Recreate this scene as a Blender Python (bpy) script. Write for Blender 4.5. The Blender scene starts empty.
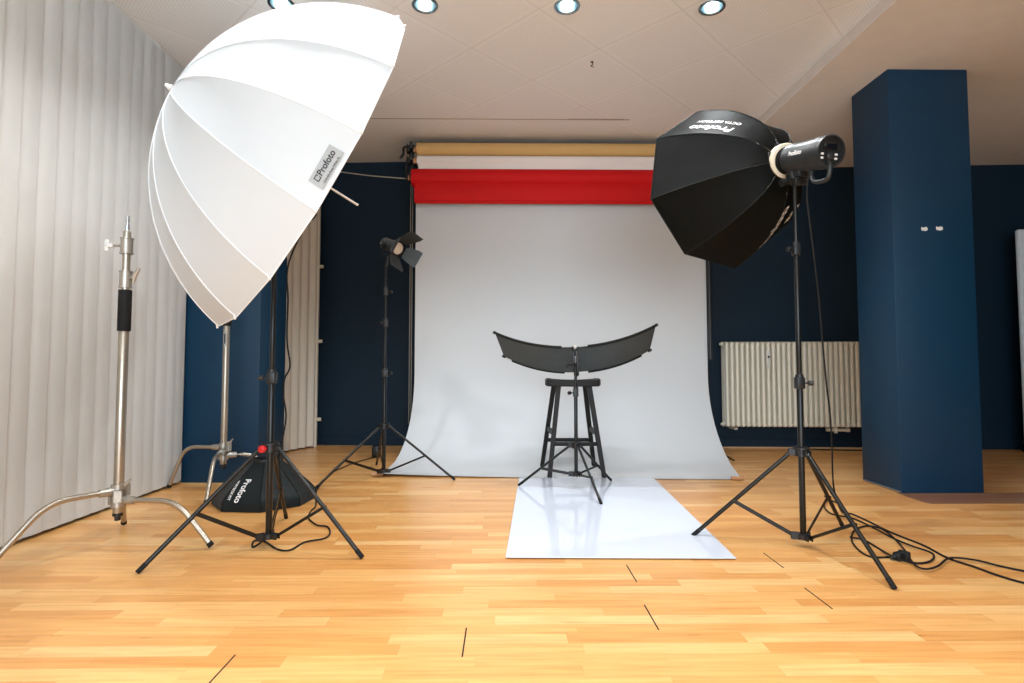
import bpy, bmesh, math, random
from mathutils import Vector as V, Matrix, noise
random.seed(4)
PI = math.pi
S = bpy.context.scene
COL = S.collection

# ------------------------------------------------------------------ survey
# camera 0.87 m above the floor, 20 mm lens; survey() turns a sighted direction
# plus a known depth (or height) into a real position in the room
F = 570.0; H = 0.87
TILT = math.atan(28.5 / F); YAW = math.atan(7 / F)
EYE = V((0, -.016, H))
FW = V((math.sin(YAW) * math.cos(TILT), math.cos(YAW) * math.cos(TILT), math.sin(TILT)))
RT = V((math.cos(YAW), -math.sin(YAW), 0)); UP = RT.cross(FW)
def ray(px, py): return FW + RT * ((px - 512) / F) - UP * ((py - 333.5) / F)      # optical centre 8 px above the middle (shift lens)
def aty(px, py, y):
    r = ray(px, py); return EYE + r * ((y - EYE.y) / r.y)
def atz(px, py, z=0.0):
    r = ray(px, py); return EYE + r * ((z - H) / r.z)

# ------------------------------------------------------------------ materials
def lin(c):
    return tuple((x / 12.92 if x <= .04045 else ((x + .055) / 1.055) ** 2.4) for x in c)
def mat(name, rgb, rough=.5, metal=0., spec=.5, var=.06, vscale=8., bump=0., bscale=60., trans=0., coat=0., sheen=0.):
    m = bpy.data.materials.new(name); m.use_nodes = True
    nt = m.node_tree; N = nt.nodes; L = nt.links
    b = N['Principled BSDF']; c = lin([v / 255. for v in rgb])
    b.inputs['Roughness'].default_value = rough; b.inputs['Metallic'].default_value = metal
    b.inputs['Specular IOR Level'].default_value = spec
    if coat: b.inputs['Coat Weight'].default_value = coat
    if sheen: b.inputs['Sheen Weight'].default_value = sheen
    tc = N.new('ShaderNodeTexCoord'); nz = N.new('ShaderNodeTexNoise')
    nz.inputs['Scale'].default_value = vscale; nz.inputs['Detail'].default_value = 4
    L.new(tc.outputs['Object'], nz.inputs['Vector'])
    mx = N.new('ShaderNodeMix'); mx.data_type = 'RGBA'
    mx.inputs['A'].default_value = (*[max(0, x * (1 - var)) for x in c], 1)
    mx.inputs['B'].default_value = (*[min(1, x * (1 + var)) for x in c], 1)
    L.new(nz.outputs['Fac'], mx.inputs['Factor']); L.new(mx.outputs['Result'], b.inputs['Base Color'])
    if bump:
        n2 = N.new('ShaderNodeTexNoise'); n2.inputs['Scale'].default_value = bscale; n2.inputs['Detail'].default_value = 3
        L.new(tc.outputs['Object'], n2.inputs['Vector'])
        bp = N.new('ShaderNodeBump'); bp.inputs['Strength'].default_value = bump; bp.inputs['Distance'].default_value = .01
        L.new(n2.outputs['Fac'], bp.inputs['Height']); L.new(bp.outputs['Normal'], b.inputs['Normal'])
    if trans:
        tr = N.new('ShaderNodeBsdfTranslucent'); ms = N.new('ShaderNodeMixShader'); ms.inputs[0].default_value = trans
        L.new(mx.outputs['Result'], tr.inputs['Color'])
        L.new(b.outputs[0], ms.inputs[1]); L.new(tr.outputs[0], ms.inputs[2])
        L.new(ms.outputs[0], N['Material Output'].inputs['Surface'])
    return m
def emit(name, rgb, k):
    m = bpy.data.materials.new(name); m.use_nodes = True
    b = m.node_tree.nodes['Principled BSDF']
    b.inputs['Base Color'].default_value = (*rgb, 1); b.inputs['Emission Color'].default_value = (*rgb, 1)
    b.inputs['Emission Strength'].default_value = k
    return m

class NB:                                            # tiny node-maths helper
    def __init__(s, m): s.nt = m.node_tree; s.N = s.nt.nodes; s.L = s.nt.links
    def _in(s, sock, v):
        if isinstance(v, (int, float)): sock.default_value = v
        else: s.L.new(v, sock)
    def m(s, op, a, b=0., c=0.):
        n = s.N.new('ShaderNodeMath'); n.operation = op
        for i, v in enumerate((a, b, c)): s._in(n.inputs[i], v)
        return n.outputs[0]
    def xyz(s, x, y, z=0.):
        n = s.N.new('ShaderNodeCombineXYZ')
        for i, v in enumerate((x, y, z)): s._in(n.inputs[i], v)
        return n.outputs[0]
    def white(s, vec):
        n = s.N.new('ShaderNodeTexWhiteNoise'); n.noise_dimensions = '3D'; s.L.new(vec, n.inputs['Vector']); return n.outputs['Value']
    def noise(s, vec, sc, det=4.):
        n = s.N.new('ShaderNodeTexNoise'); n.inputs['Scale'].default_value = sc; n.inputs['Detail'].default_value = det
        s.L.new(vec, n.inputs['Vector']); return n.outputs['Fac']
    def ramp(s, f, stops):
        n = s.N.new('ShaderNodeValToRGB'); e = n.color_ramp.elements
        while len(e) < len(stops): e.new(.5)
        for k, (p, c) in enumerate(stops): e[k].position = p; e[k].color = (*lin([v / 255. for v in c]), 1)
        s.L.new(f, n.inputs[0]); return n.outputs[0]
    def mix(s, f, a, b, mode='MIX'):
        n = s.N.new('ShaderNodeMix'); n.data_type = 'RGBA'; n.blend_type = mode
        s._in(n.inputs['Factor'], f)
        for k, v in (('A', a), ('B', b)):
            if isinstance(v, tuple): n.inputs[k].default_value = v
            else: s.L.new(v, n.inputs[k])
        return n.outputs['Result']

def floor_material():
    m = bpy.data.materials.new('beech_laminate'); m.use_nodes = True
    q = NB(m); b = q.N['Principled BSDF']
    tc = q.N.new('ShaderNodeTexCoord'); sp = q.N.new('ShaderNodeSeparateXYZ'); q.L.new(tc.outputs['Object'], sp.inputs[0])
    x, y = sp.outputs[0], sp.outputs[1]
    W = .064; LEN = .56
    row = q.m('FLOOR', q.m('DIVIDE', y, W))
    off = q.m('MULTIPLY', q.white(q.xyz(row, 3.7)), 7.3)
    u = q.m('ADD', q.m('DIVIDE', x, LEN), off)
    cell = q.m('FLOOR', u)
    tone = q.white(q.xyz(row, cell, 1.3))
    col = q.ramp(tone, [(0., (219, 156, 88)), (.35, (228, 169, 100)), (.7, (235, 181, 112)), (1., (241, 195, 131))])
    off2 = q.m('MULTIPLY', tone, 31.)
    g = q.noise(q.xyz(q.m('ADD', q.m('MULTIPLY', x, 1.6), off2), q.m('MULTIPLY', y, 26.)), 2.2, 6.)
    grain = q.ramp(g, [(.3, (196, 140, 82)), (.62, (255, 255, 255))])
    col = q.mix(.32, col, grain, 'MULTIPLY')
    # fine joints between the strips
    fy = q.m('PINGPONG', y, W / 2); fx = q.m('PINGPONG', u, .5)
    edge = q.m('MAXIMUM', q.m('LESS_THAN', fy, .0007), q.m('LESS_THAN', fx, .0018))
    col = q.mix(q.m('MULTIPLY', edge, .18), col, (.25, .11, .04, 1))
    # darker, mauve-brown patch in front of the right column
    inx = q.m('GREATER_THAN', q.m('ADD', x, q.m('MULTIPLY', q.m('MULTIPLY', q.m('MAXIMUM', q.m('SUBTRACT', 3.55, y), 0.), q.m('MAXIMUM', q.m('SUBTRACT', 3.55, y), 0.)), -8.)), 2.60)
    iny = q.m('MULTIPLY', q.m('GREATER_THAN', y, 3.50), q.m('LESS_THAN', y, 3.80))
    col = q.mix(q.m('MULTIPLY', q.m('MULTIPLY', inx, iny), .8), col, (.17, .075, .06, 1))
    q.L.new(col, b.inputs['Base Color'])
    rr = q.m('MULTIPLY_ADD', g, .12, .24); q.L.new(rr, b.inputs['Roughness'])
    b.inputs['Specular IOR Level'].default_value = .45
    return m
def ceiling_material():
    m = bpy.data.materials.new('perforated_ceiling_tiles'); m.use_nodes = True
    q = NB(m); b = q.N['Principled BSDF']
    tc = q.N.new('ShaderNodeTexCoord'); sp = q.N.new('ShaderNodeSeparateXYZ'); q.L.new(tc.outputs['Object'], sp.inputs[0])
    x, y = sp.outputs[0], sp.outputs[1]; T = .617; r2 = 1 / math.sqrt(2)
    x0, y0 = .208, 4.211
    u = q.m('MULTIPLY', q.m('ADD', q.m('SUBTRACT', x, x0), q.m('SUBTRACT', y, y0)), r2)
    v = q.m('MULTIPLY', q.m('SUBTRACT', q.m('SUBTRACT', x, x0), q.m('SUBTRACT', y, y0)), r2)
    du = q.m('PINGPONG', u, T / 2); dv = q.m('PINGPONG', v, T / 2)
    line = q.m('LESS_THAN', q.m('MINIMUM', du, dv), .0042)
    inner = q.m('GREATER_THAN', q.m('MINIMUM', du, dv), .035)
    pu = q.m('PINGPONG', u, .0085); pv = q.m('PINGPONG', v, .0085)
    dot = q.m('LESS_THAN', q.m('ADD', q.m('MULTIPLY', pu, pu), q.m('MULTIPLY', pv, pv)), .0000075)
    cell = q.white(q.xyz(q.m('FLOOR', q.m('DIVIDE', u, T)), q.m('FLOOR', q.m('DIVIDE', v, T))))
    base = q.ramp(q.m('ADD', q.m('MULTIPLY', cell, .5), q.m('MULTIPLY', q.noise(tc.outputs['Object'], 1.4), .5)), [(0., (234, 231, 226)), (1., (240, 237, 232))])
    c = q.mix(q.m('MULTIPLY', q.m('MULTIPLY', dot, inner), .45), base, (.3, .26, .23, 1))
    c = q.mix(q.m('MULTIPLY', line, .24), c, (.42, .36, .31, 1))
    q.L.new(c, b.inputs['Base Color']); b.inputs['Roughness'].default_value = .75
    bp = q.N.new('ShaderNodeBump'); bp.inputs['Strength'].default_value = .35; bp.inputs['Distance'].default_value = .004
    q.L.new(q.m('MULTIPLY', q.m('MINIMUM', q.m('MINIMUM', du, dv), .012), 60.), bp.inputs['Height']); q.L.new(bp.outputs[0], b.inputs['Normal'])
    return m

M = dict(
    floor=floor_material(), tiles=ceiling_material(),
    plaster=mat('smooth_ceiling_paint', (228, 219, 208), .8, bump=.05, bscale=40),
    navy=mat('navy_wall_paint', (9, 35, 52), .62, spec=.3, bump=.12, bscale=180),
    blue=mat('blue_column_paint', (7, 51, 78), .5, spec=.35, bump=.12, bscale=180),
    white=mat('white_wall_paint', (225, 222, 215), .8),
    blind=mat('cream_blind_fabric', (222, 221, 217), .8, spec=.2, var=.03, bump=.1, bscale=300, trans=.25),
    fold=mat('beige_folding_curtain', (238, 230, 216), .8, spec=.2, var=.03, trans=.1),
    kraft=mat('kraft_brown_paper', (206, 166, 108), .8, spec=.2, var=.03),
    paper=mat('white_backdrop_paper', (203, 206, 208), .78, spec=.25, var=.015, vscale=2, bump=.03, bscale=3),
    paperroll=mat('white_paper_roll', (232, 222, 216), .8, spec=.2, var=.02),
    red=mat('red_backdrop_paper', (200, 6, 10), .7, spec=.3, var=.04),
    card=mat('cardboard_core', (190, 140, 100), .9),
    acrylic=mat('glossy_white_acrylic', (222, 230, 244), .10, spec=.5, var=.0, coat=.3),
    blackm=mat('black_anodised_tube', (34, 34, 33), .32, metal=.55, spec=.6),
    blackp=mat('black_plastic', (22, 23, 24), .42, spec=.5),
    greyp=mat('dark_grey_plastic', (36, 38, 39), .45, spec=.5),
    rubber=mat('black_rubber', (18, 18, 18), .75, spec=.3, bump=.1, bscale=200),
    stoolw=mat('black_painted_wood', (22, 20, 19), .55, spec=.3, var=.12, vscale=14),
    blackf=mat('black_softbox_nylon', (15, 18, 16), .6, spec=.22, var=.15, vscale=5, bump=.7, bscale=5),
    reflf=mat('charcoal_reflector_fabric', (58, 66, 68), .6, spec=.4, var=.1, bump=.1, bscale=120),
    silver=mat('silver_fabric', (220, 220, 222), .3, metal=.8),
    umb=mat('white_umbrella_nylon', (204, 208, 211), .55, spec=.35, var=.015, bump=.05, bscale=6, trans=.05),
    seam=mat('white_seam_tape', (226, 229, 232), .6, var=.02),
    fibre=mat('white_fibreglass', (225, 222, 215), .5),
    chrome=mat('brushed_chrome', (178, 169, 155), .36, metal=.9, var=.05, vscale=30),
    castm=mat('cast_grey_metal', (176, 170, 160), .38, metal=.75, var=.08, vscale=40, bump=.1, bscale=120),
    steel=mat('bright_steel', (210, 212, 214), .2, metal=1.),
    clear=mat('clear_knob_plastic', (225, 225, 222), .15, spec=.8),
    redk=mat('red_plastic_knob', (196, 30, 34), .35),
    cream=mat('cream_radiator_enamel', (234, 227, 208), .35, spec=.5, var=.02),
    creamr=mat('cream_ring_plastic', (226, 214, 190), .4),
    print_w=mat('white_print', (236, 232, 228), .6, var=.02),
    print_k=mat('black_print', (20, 20, 22), .6, var=.02),
    labelg=mat('grey_label_film', (160, 161, 160), .5, var=.02),
    panelw=mat('white_foam_board', (214, 224, 230), .6, var=.02),
    lens=mat('frosted_lens_glass', (224, 206, 184), .3, spec=.8, var=.03),
    display=mat('dark_display_glass', (16, 18, 22), .08, spec=.9),
    gap=mat('dark_floor_gap', (40, 30, 24), .9),
    white_cord=mat('pale_cord', (190, 182, 168), .7),
    filler=mat('white_filler_plaster', (222, 220, 214), .9, var=.1),
    glassb=emit('lit_lamp_face', (1., .98, .95), 14.),
    canring=mat('downlight_chrome', (150, 170, 178), .22, metal=.9),
    can=mat('downlight_reflector', (110, 138, 148), .3, metal=.8),
)

# ------------------------------------------------------------------ object helpers
def tag(o, label=None, cat=None, group=None, kind=None):
    for k, v in (('label', label), ('category', cat), ('group', group), ('kind', kind)):
        if v: o[k] = v
    return o
def thing(name, loc, label, cat, group=None):
    o = bpy.data.objects.new(name, None); COL.objects.link(o); o.location = loc
    o.empty_display_size = .05
    return tag(o, label, cat, group)
def org(o):
    p = V((0, 0, 0))
    while o: p = p + V(o.location); o = o.parent
    return p
def obj(name, bm, m, parent=None, smooth=True, loc=None, ang=35):
    """geometry is given in room coordinates; it is stored relative to its origin"""
    base = org(parent) if parent else V(loc if loc else (0, 0, 0))
    bmesh.ops.recalc_face_normals(bm, faces=bm.faces)
    for v in bm.verts: v.co -= base
    me = bpy.data.meshes.new(name)
    if smooth:
        for f in bm.faces: f.smooth = True
        for e in bm.edges:
            if len(e.link_faces) == 2 and e.calc_face_angle(0) > math.radians(ang): e.smooth = False
    bm.to_mesh(me); bm.free()
    me.materials.append(m if not isinstance(m, str) else M[m])
    o = bpy.data.objects.new(name, me); COL.objects.link(o)
    if parent: o.parent = parent
    else: o.location = base
    return o
def B(): return bmesh.new()
def frame(d):
    d = V(d).normalized(); a = V((0, 0, 1)) if abs(d.z) < .9 else V((1, 0, 0))
    u = d.cross(a).normalized(); return d, u, u.cross(d).normalized()
def box(bm, c, s, R=None, bev=0.):
    c = V(c); hs = V(s) / 2; R = R or Matrix.Identity(3)
    r = bmesh.ops.create_cube(bm, size=1.)
    for v in r['verts']: v.co = c + R @ V((v.co.x * s[0], v.co.y * s[1], v.co.z * s[2]))
    if bev:
        es = list({e for v in r['verts'] for e in v.link_edges})
        bmesh.ops.bevel(bm, geom=es, offset=bev, segments=2, affect='EDGES', profile=.5)
def rotz(a): return Matrix.Rotation(a, 3, 'Z')
def axes(x, y, z): return Matrix((x, y, z)).transposed()
def rings(bm, rs, closed=True, cap=True):
    vs = [[bm.verts.new(p) for p in r] for r in rs]
    for a, b in zip(vs, vs[1:]):
        n = len(a)
        for i in range(n if closed else n - 1):
            j = (i + 1) % n
            try: bm.faces.new((a[i], a[j], b[j], b[i]))
            except ValueError: pass
    if cap and closed:
        for r in (vs[0], vs[-1]):
            try: bm.faces.new(r)
            except ValueError: pass
    return vs
def tube(bm, pts, r, n=12, cap=True):
    pts = [V(p) for p in pts]; rr = r if isinstance(r, (list, tuple)) else [r] * len(pts)
    t0 = (pts[1] - pts[0]).normalized(); d, u, w = frame(t0); out = []
    for i, p in enumerate(pts):
        if i == 0: t = pts[1] - p
        elif i == len(pts) - 1: t = p - pts[i - 1]
        else: t = (pts[i + 1] - p).normalized() + (p - pts[i - 1]).normalized()
        t = t.normalized(); u = (u - t * u.dot(t)).normalized(); w = t.cross(u)
        out.append([p + (u * math.cos(2 * PI * k / n) + w * math.sin(2 * PI * k / n)) * rr[i] for k in range(n)])
    rings(bm, out, cap=cap)
def lathe(bm, o, d, prof, n=24, cap=True, phase=0.):
    """prof: (distance along d, radius)"""
    d, u, w = frame(d); o = V(o)
    rings(bm, [[o + d * a + (u * math.cos(2 * PI * k / n + phase) + w * math.sin(2 * PI * k / n + phase)) * max(r, 1e-4) for k in range(n)] for a, r in prof], cap=cap)
def smooth_path(pts, sub=8):
    pts = [V(p) for p in pts]; out = []
    P = [pts[0] * 2 - pts[1]] + pts + [pts[-1] * 2 - pts[-2]]
    for i in range(1, len(P) - 2):
        a, b, c, d = P[i - 1:i + 3]
        for k in range(sub):
            t = k / sub
            out.append(.5 * ((2 * b) + (c - a) * t + (2 * a - 5 * b + 4 * c - d) * t * t + (3 * b - a - 3 * c + d) * t ** 3))
    out.append(pts[-1]); return out
def text_polys(s, size):
    c = bpy.data.curves.new('t', 'FONT'); c.body = s; c.size = size; c.align_x = 'CENTER'; c.align_y = 'CENTER'
    c.offset = size * .018
    o = bpy.data.objects.new('t', c); COL.objects.link(o)
    dg = bpy.context.evaluated_depsgraph_get(); me = bpy.data.meshes.new_from_object(o.evaluated_get(dg))
    out = ([v.co.copy() for v in me.vertices], [tuple(p.vertices) for p in me.polygons])
    bpy.data.objects.remove(o); bpy.data.curves.remove(c); bpy.data.meshes.remove(me)
    return out
def add_text(bm, s, size, fn):
    vs, ps = text_polys(s, size); bv = [bm.verts.new(fn(v.x, v.y)) for v in vs]
    for p in ps:
        try: bm.faces.new([bv[i] for i in p])
        except ValueError: pass
def logo_mark(bm, size, x, y, fn):                   # small square-bracket mark in front of the word
    h = size * .36; t = size * .11
    for (a, b, c, d) in ((-h, -h, -h + t, h), (-h, h - t, h * .8, h), (-h, -h, h * .8, -h + t), (h * .8 - t, -h, h * .8, -h * .25), (h * .8 - t, h * .25, h * .8, h)):
        bv = [bm.verts.new(fn(x + px, y + py)) for px, py in ((a, b), (c, b), (c, d), (a, d))]
        bm.faces.new(bv)
def solid_sheet(bm, grid, th):                       # grid[i][j] of points -> sheet with thickness
    n, m = len(grid), len(grid[0])
    def nrm(i, j):
        a = grid[min(i + 1, n - 1)][j] - grid[max(i - 1, 0)][j]; b = grid[i][min(j + 1, m - 1)] - grid[i][max(j - 1, 0)]
        return a.cross(b).normalized()
    A = [[bm.verts.new(grid[i][j]) for j in range(m)] for i in range(n)]
    C = [[bm.verts.new(grid[i][j] - nrm(i, j) * th) for j in range(m)] for i in range(n)]
    for i in range(n - 1):
        for j in range(m - 1):
            bm.faces.new((A[i][j], A[i + 1][j], A[i + 1][j + 1], A[i][j + 1]))
            bm.faces.new((C[i][j], C[i][j + 1], C[i + 1][j + 1], C[i + 1][j]))
    for i in range(n - 1):
        for j in (0, m - 1): bm.faces.new((A[i][j], A[i + 1][j], C[i + 1][j], C[i][j]))
    for j in range(m - 1):
        for i in (0, n - 1): bm.faces.new((A[i][j], A[i][j + 1], C[i][j + 1], C[i][j]))
    return A
def struct(name, bm, m, smooth=False): return tag(obj(name, bm, m, smooth=smooth), kind='structure')

# ------------------------------------------------------------------ the room
X0, X1, YF = -2.62, 5.75, -2.6
Z1, Z2, XS = 3.01, 2.885, 2.185
def wally(x): return 5.94 - .055 * x
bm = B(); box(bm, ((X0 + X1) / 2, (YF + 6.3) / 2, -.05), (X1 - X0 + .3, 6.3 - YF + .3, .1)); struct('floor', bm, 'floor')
DL = [(-1.34, 3.31), (-1.34, 2.25)] + [(x, y) for y in (3.31, 2.25, .2) for x in (-.482, .372, 1.249)]
# tiled ceiling with round cut-outs for the downlights
cu = bpy.data.curves.new('c', 'CURVE'); cu.dimensions = '2D'; cu.fill_mode = 'BOTH'
def poly(pts):
    s = cu.splines.new('POLY'); s.points.add(len(pts) - 1); s.use_cyclic_u = True
    for p, q in zip(s.points, pts): p.co = (q[0], q[1], 0, 1)
poly([(X0 - .1, YF - .1), (XS + .055, YF - .1), (XS + .055, 6.2), (X0 - .1, 6.2)])
for x, y in DL: poly([(x + .064 * math.cos(k * PI / 16), y + .064 * math.sin(k * PI / 16)) for k in range(32)])
co = bpy.data.objects.new('c', cu); COL.objects.link(co)
me = bpy.data.meshes.new_from_object(co.evaluated_get(bpy.context.evaluated_depsgraph_get()))
bpy.data.objects.remove(co)
bm = B(); bm.from_mesh(me)
for v in bm.verts: v.co.z = Z1
struct('ceiling', bm, 'tiles')
bm = B(); box(bm, ((XS + X1 + .1) / 2, (YF + 6.2) / 2, Z2 + .006), (X1 + .1 - XS, 6.4 - YF, .012)); struct('ceiling', bm, 'plaster')
bm = B(); q = [(XS - .001, Z2 - .001), (XS + .03, Z2 + .004), (XS + .09, Z1 + .01), (XS + .048, Z1 + .01)]
rings(bm, [[V((a, y_, b)) for a, b in q] for y_ in (YF, 6.02)]); struct('trim_1', bm, mat('grey_step_trim', (226, 216, 206), .7))
bm = B()
q = [(X0 - .1, wally(X0 - .1)), (X1 + .1, wally(X1 + .1)), (X1 + .1, wally(X1 + .1) + .15), (X0 - .1, wally(X0 - .1) + .15)]
rings(bm, [[V((a, b, z)) for a, b in q] for z in (0, 3.1)]); struct('wall_back', bm, 'navy')
bm = B(); box(bm, (X0 - .06, (YF + 6.1) / 2, 1.5), (.12, 6.1 - YF, 3.1)); struct('wall_left', bm, 'white')
bm = B(); box(bm, (X1 + .06, (YF + 5.6) / 2, 1.45), (.12, 5.6 - YF, 2.9)); struct('wall_right', bm, 'navy')
# unseen wall behind the camera; its wide window is added for the fill light
bm = B()
box(bm, ((X0 + X1) / 2, YF - .06, .2), (X1 - X0, .12, .4)); box(bm, ((X0 + X1) / 2, YF - .06, 2.8), (X1 - X0, .12, .36))
box(bm, (X0 + .3, YF - .06, 1.5), (.6, .12, 2.6)); box(bm, (X1 - .3, YF - .06, 1.5), (.6, .12, 2.6)); struct('wall_front', bm, 'white')
bm = B()
for x in (X0 + .6, -.4, 1.6, 3.5, X1 - .6): box(bm, (x, YF, 1.5), (.07, .06, 2.3))
for z in (.4, 2.62): box(bm, ((X0 + X1) / 2, YF, z), (X1 - X0 - 1.2, .06, .07))
struct('added_window', bm, 'white')
# skirting along the back wall
bm = B(); a = math.atan(-.055)
xb0, xb1 = -1.9, X1
box(bm, ((xb0 + xb1) / 2, wally((xb0 + xb1) / 2) - .008, .045), ((xb1 - xb0), .016, .09), rotz(a)); struct('baseboard_back', bm, 'navy')
bm = B(); box(bm, (2.9, wally(2.9) - .024, .006), (1.75, .016, .012), rotz(a)); struct('trim_2', bm, mat('pale_joint_strip', (196, 160, 120), .8))
# joint line across the ceiling in front of the rolls
bm = B()
box(bm, (-.35, 4.91, Z1 - .0015), (2.9, .011, .003)); box(bm, (.8, 4.905, Z1 - .002), (.5, .02, .004)); struct('trim_3', bm, mat('ceiling_joint_line', (170, 152, 134), .9))
# open board ends in the laminate
bm = B()
for (ax, ay, bx, by) in ((628, 565, 635, 582), (645, 605, 658, 630), (805, 588, 832, 609), (765, 553, 782, 568), (467.5, 628, 461, 657), (235, 655, 208, 685)):
    p, q_ = atz(ax, ay), atz(bx, by); d = q_ - p; x = (p.x + q_.x) / 2
    box(bm, (x, (p.y + q_.y) / 2, .0004), (.0045, abs(d.y), .001))
struct('trim_4', bm, 'gap')

# columns
def column(x0, x1, y0, y1, z1, m, label):
    t = thing('column', ((x0 + x1) / 2, (y0 + y1) / 2, 0), label, 'column')
    bm = B(); box(bm, ((x0 + x1) / 2, (y0 + y1) / 2, z1 / 2), (x1 - x0, y1 - y0, z1), bev=.006); obj('shaft', bm, m, t)
    return t
c1 = column(2.63, 3.185, 3.78, 4.19, Z2, 'blue', 'dark blue square column standing on the floor right of the radiator')
bm = B(); box(bm, (2.628, 3.985, .008), (.005, .40, .008)); obj('bottom_edge_strip', bm, mat('dusty_edge_strip', (120, 118, 114), .9), c1)
for px, py, s in ((924.5, 229, .03), (939.5, 228.5, .032)):
    p = aty(px, py, 3.779); bm = B(); s *= 1.5
    g = [[V((p.x + s * (i / 4 - .5) * (1 - .15 * abs(j - 1)), 3.7785, p.z + .012 * (j - 1) + .003 * math.sin(i * 2 + j))) for i in range(5)] for j in range(3)]
    solid_sheet(bm, g, -.003); obj('filler_patch', bm, 'filler', c1)
c2 = column(-2.335, -1.79, 4.17, 4.66, Z1, 'blue', 'bright blue square column behind the white umbrella')

# vertical blinds along the left window
t = thing('vertical_blind', (-2.33, 2.0, 0), 'tall cream vertical slat blind covering the whole left window wall', 'blind')
bm = B(); y = -2.3; rnd = random.Random(2)
while y < 4.1:
    a = rnd.uniform(.03, .13); w = .128; n = 5
    row = []
    for i in range(n + 1):
        f = i / n - .5; row.append((-2.33 + f * w * math.sin(a) + .006 * math.cos(f * PI), y + f * w * math.cos(a)))
    solid_sheet(bm, [[V((px, py, z)) for px, py in row] for z in (.02, 1., 2., 2.975)], .001)
    y += .112
obj('slats', bm, 'blind', t)
bm = B(); box(bm, (-2.36, .9, 2.992), (.06, 6.4, .03)); obj('head_rail', bm, 'white', t)
# folding curtain in the far left corner
t = thing('folding_curtain', (-2.1, 5.5, 0), 'beige pleated folding curtain in the far left corner behind the blue column', 'curtain')
bm = B(); p0, p1 = V((-2.55, 4.72, 0)), V((-1.95, 5.93, 0)); d = (p1 - p0); L = d.length; d.normalize(); nrm = V((d.y, -d.x, 0)); row = []
k = 0; s = 0.
while s < L:
    row.append(p0 + d * s + nrm * (.012 + .017 * math.sin(s * 2 * PI / .105 + .5 * math.sin(s * 7)))); s += .0105
row.append(p1)
solid_sheet(bm, [[r + V((0, 0, z)) for r in row] for z in (.015, 1.4, 2.99)], .003); obj('pleats', bm, 'fold', t, ang=70)
bm = B(); box(bm, p1 + V((-.005, -.005, 1.47)), (.03, .03, 2.95)); obj('end_post', bm, 'fold', t)
for zz in (1.865, 1.085, .28):
    bm = B(); box(bm, p1 + V((.03, -.01, zz)), (.05, .02, .035), bev=.004); obj('wall_clip', bm, 'creamr', t)

# ------------------------------------------------------------------ radiator
RX0, RN, RP = 2.185, 30, .0505
t = thing('radiator', (RX0, wally(RX0) - .1, 0), 'cream column radiator on the back wall between the backdrop and the column', 'radiator')
zb, zt = .215, 1.085; wd = V((1, -.055, 0)).normalized(); nd = V((-.055, -1, 0)).normalized()
def rad_section(k):
    c = V((RX0 + .03, wally(RX0 + .03), 0)) + wd * (k * RP) + nd * .13; bm = B()
    for off in (-.058, 0, .058):
        o = c + nd * off; lathe(bm, o + V((0, 0, zb + .02)), (0, 0, 1), [(0, .015), (.03, .019), (.06, .0175), (zt - zb - .10, .0175), (zt - zb - .07, .019), (zt - zb - .04, .015)], 10)
    for z in (zb + .035, zt - .035):
        tube(bm, [c - nd * .074 + V((0, 0, z)), c - nd * .04 + V((0, 0, z)), c + nd * .04 + V((0, 0, z)), c + nd * .074 + V((0, 0, z))], [.014, .024, .024, .014], 10)
        tube(bm, [c - wd * RP * .5 + V((0, 0, z)), c + wd * RP * .5 + V((0, 0, z))], .02, 10)
    return bm
for k in range(RN): obj('radiator_section', rad_section(k), 'cream', t)
for z in (zb + .035, zt - .035):
    bm = B(); o = V((RX0, wally(RX0), z)) + nd * .13; lathe(bm, o + wd * .008, -wd, [(0, .024), (.012, .024), (.014, .014), (.03, .013), (.032, .006)], 8); obj('end_plug', bm, 'cream', t)
c = V((RX0, wally(RX0), 0)) + wd * .425 + nd * .217
bm = B(); box(bm, c + V((0, 0, .9)), (.038, .018, .15), rotz(a), bev=.005); obj('heat_meter', bm, mat('white_meter_plastic', (232, 230, 222), .4), t)
bm = B(); box(bm, c + V((0, -.011, .92)), (.022, .004, .02), rotz(a)); obj('meter_window', bm, 'greyp', t)
for k in (2.4, 21.5):
    c = V((RX0, wally(RX0), zb - .01)) + wd * (k * RP) + nd * .06
    bm = B(); box(bm, c, (.03, .14, .02), rotz(a)); obj('support_bracket', bm, 'cream', t)
c = V((RX0, wally(RX0), zb - .018)) + wd * 1.1 + nd * .13
bm = B(); tube(bm, [c + wd * -.09, c + wd * .1], .015, 10); tube(bm, [c + V((0, 0, -.03)), c + V((0, 0, .05))], .017, 8); tube(bm, [c + wd * .1, c + wd * .13], .02, 8); obj('valve_block', bm, 'cream', t)

# ------------------------------------------------------------------ white panel far right
t = thing('reflector_board', (5.1, 5.3, 0), 'tall white reflector board cut off by the right edge of the photo', 'panel')
bm = B(); box(bm, (5.265, 5.34, 1.08), (.72, .05, 2.12), bev=.02); obj('board', bm, 'panelw', t)
bm = B()
for x in (5.05, 5.45):
    bm = B(); box(bm, (x, 5.36, .012), (.05, .32, .024), bev=.006); obj('floor_foot', bm, 'blackp', t)

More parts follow.
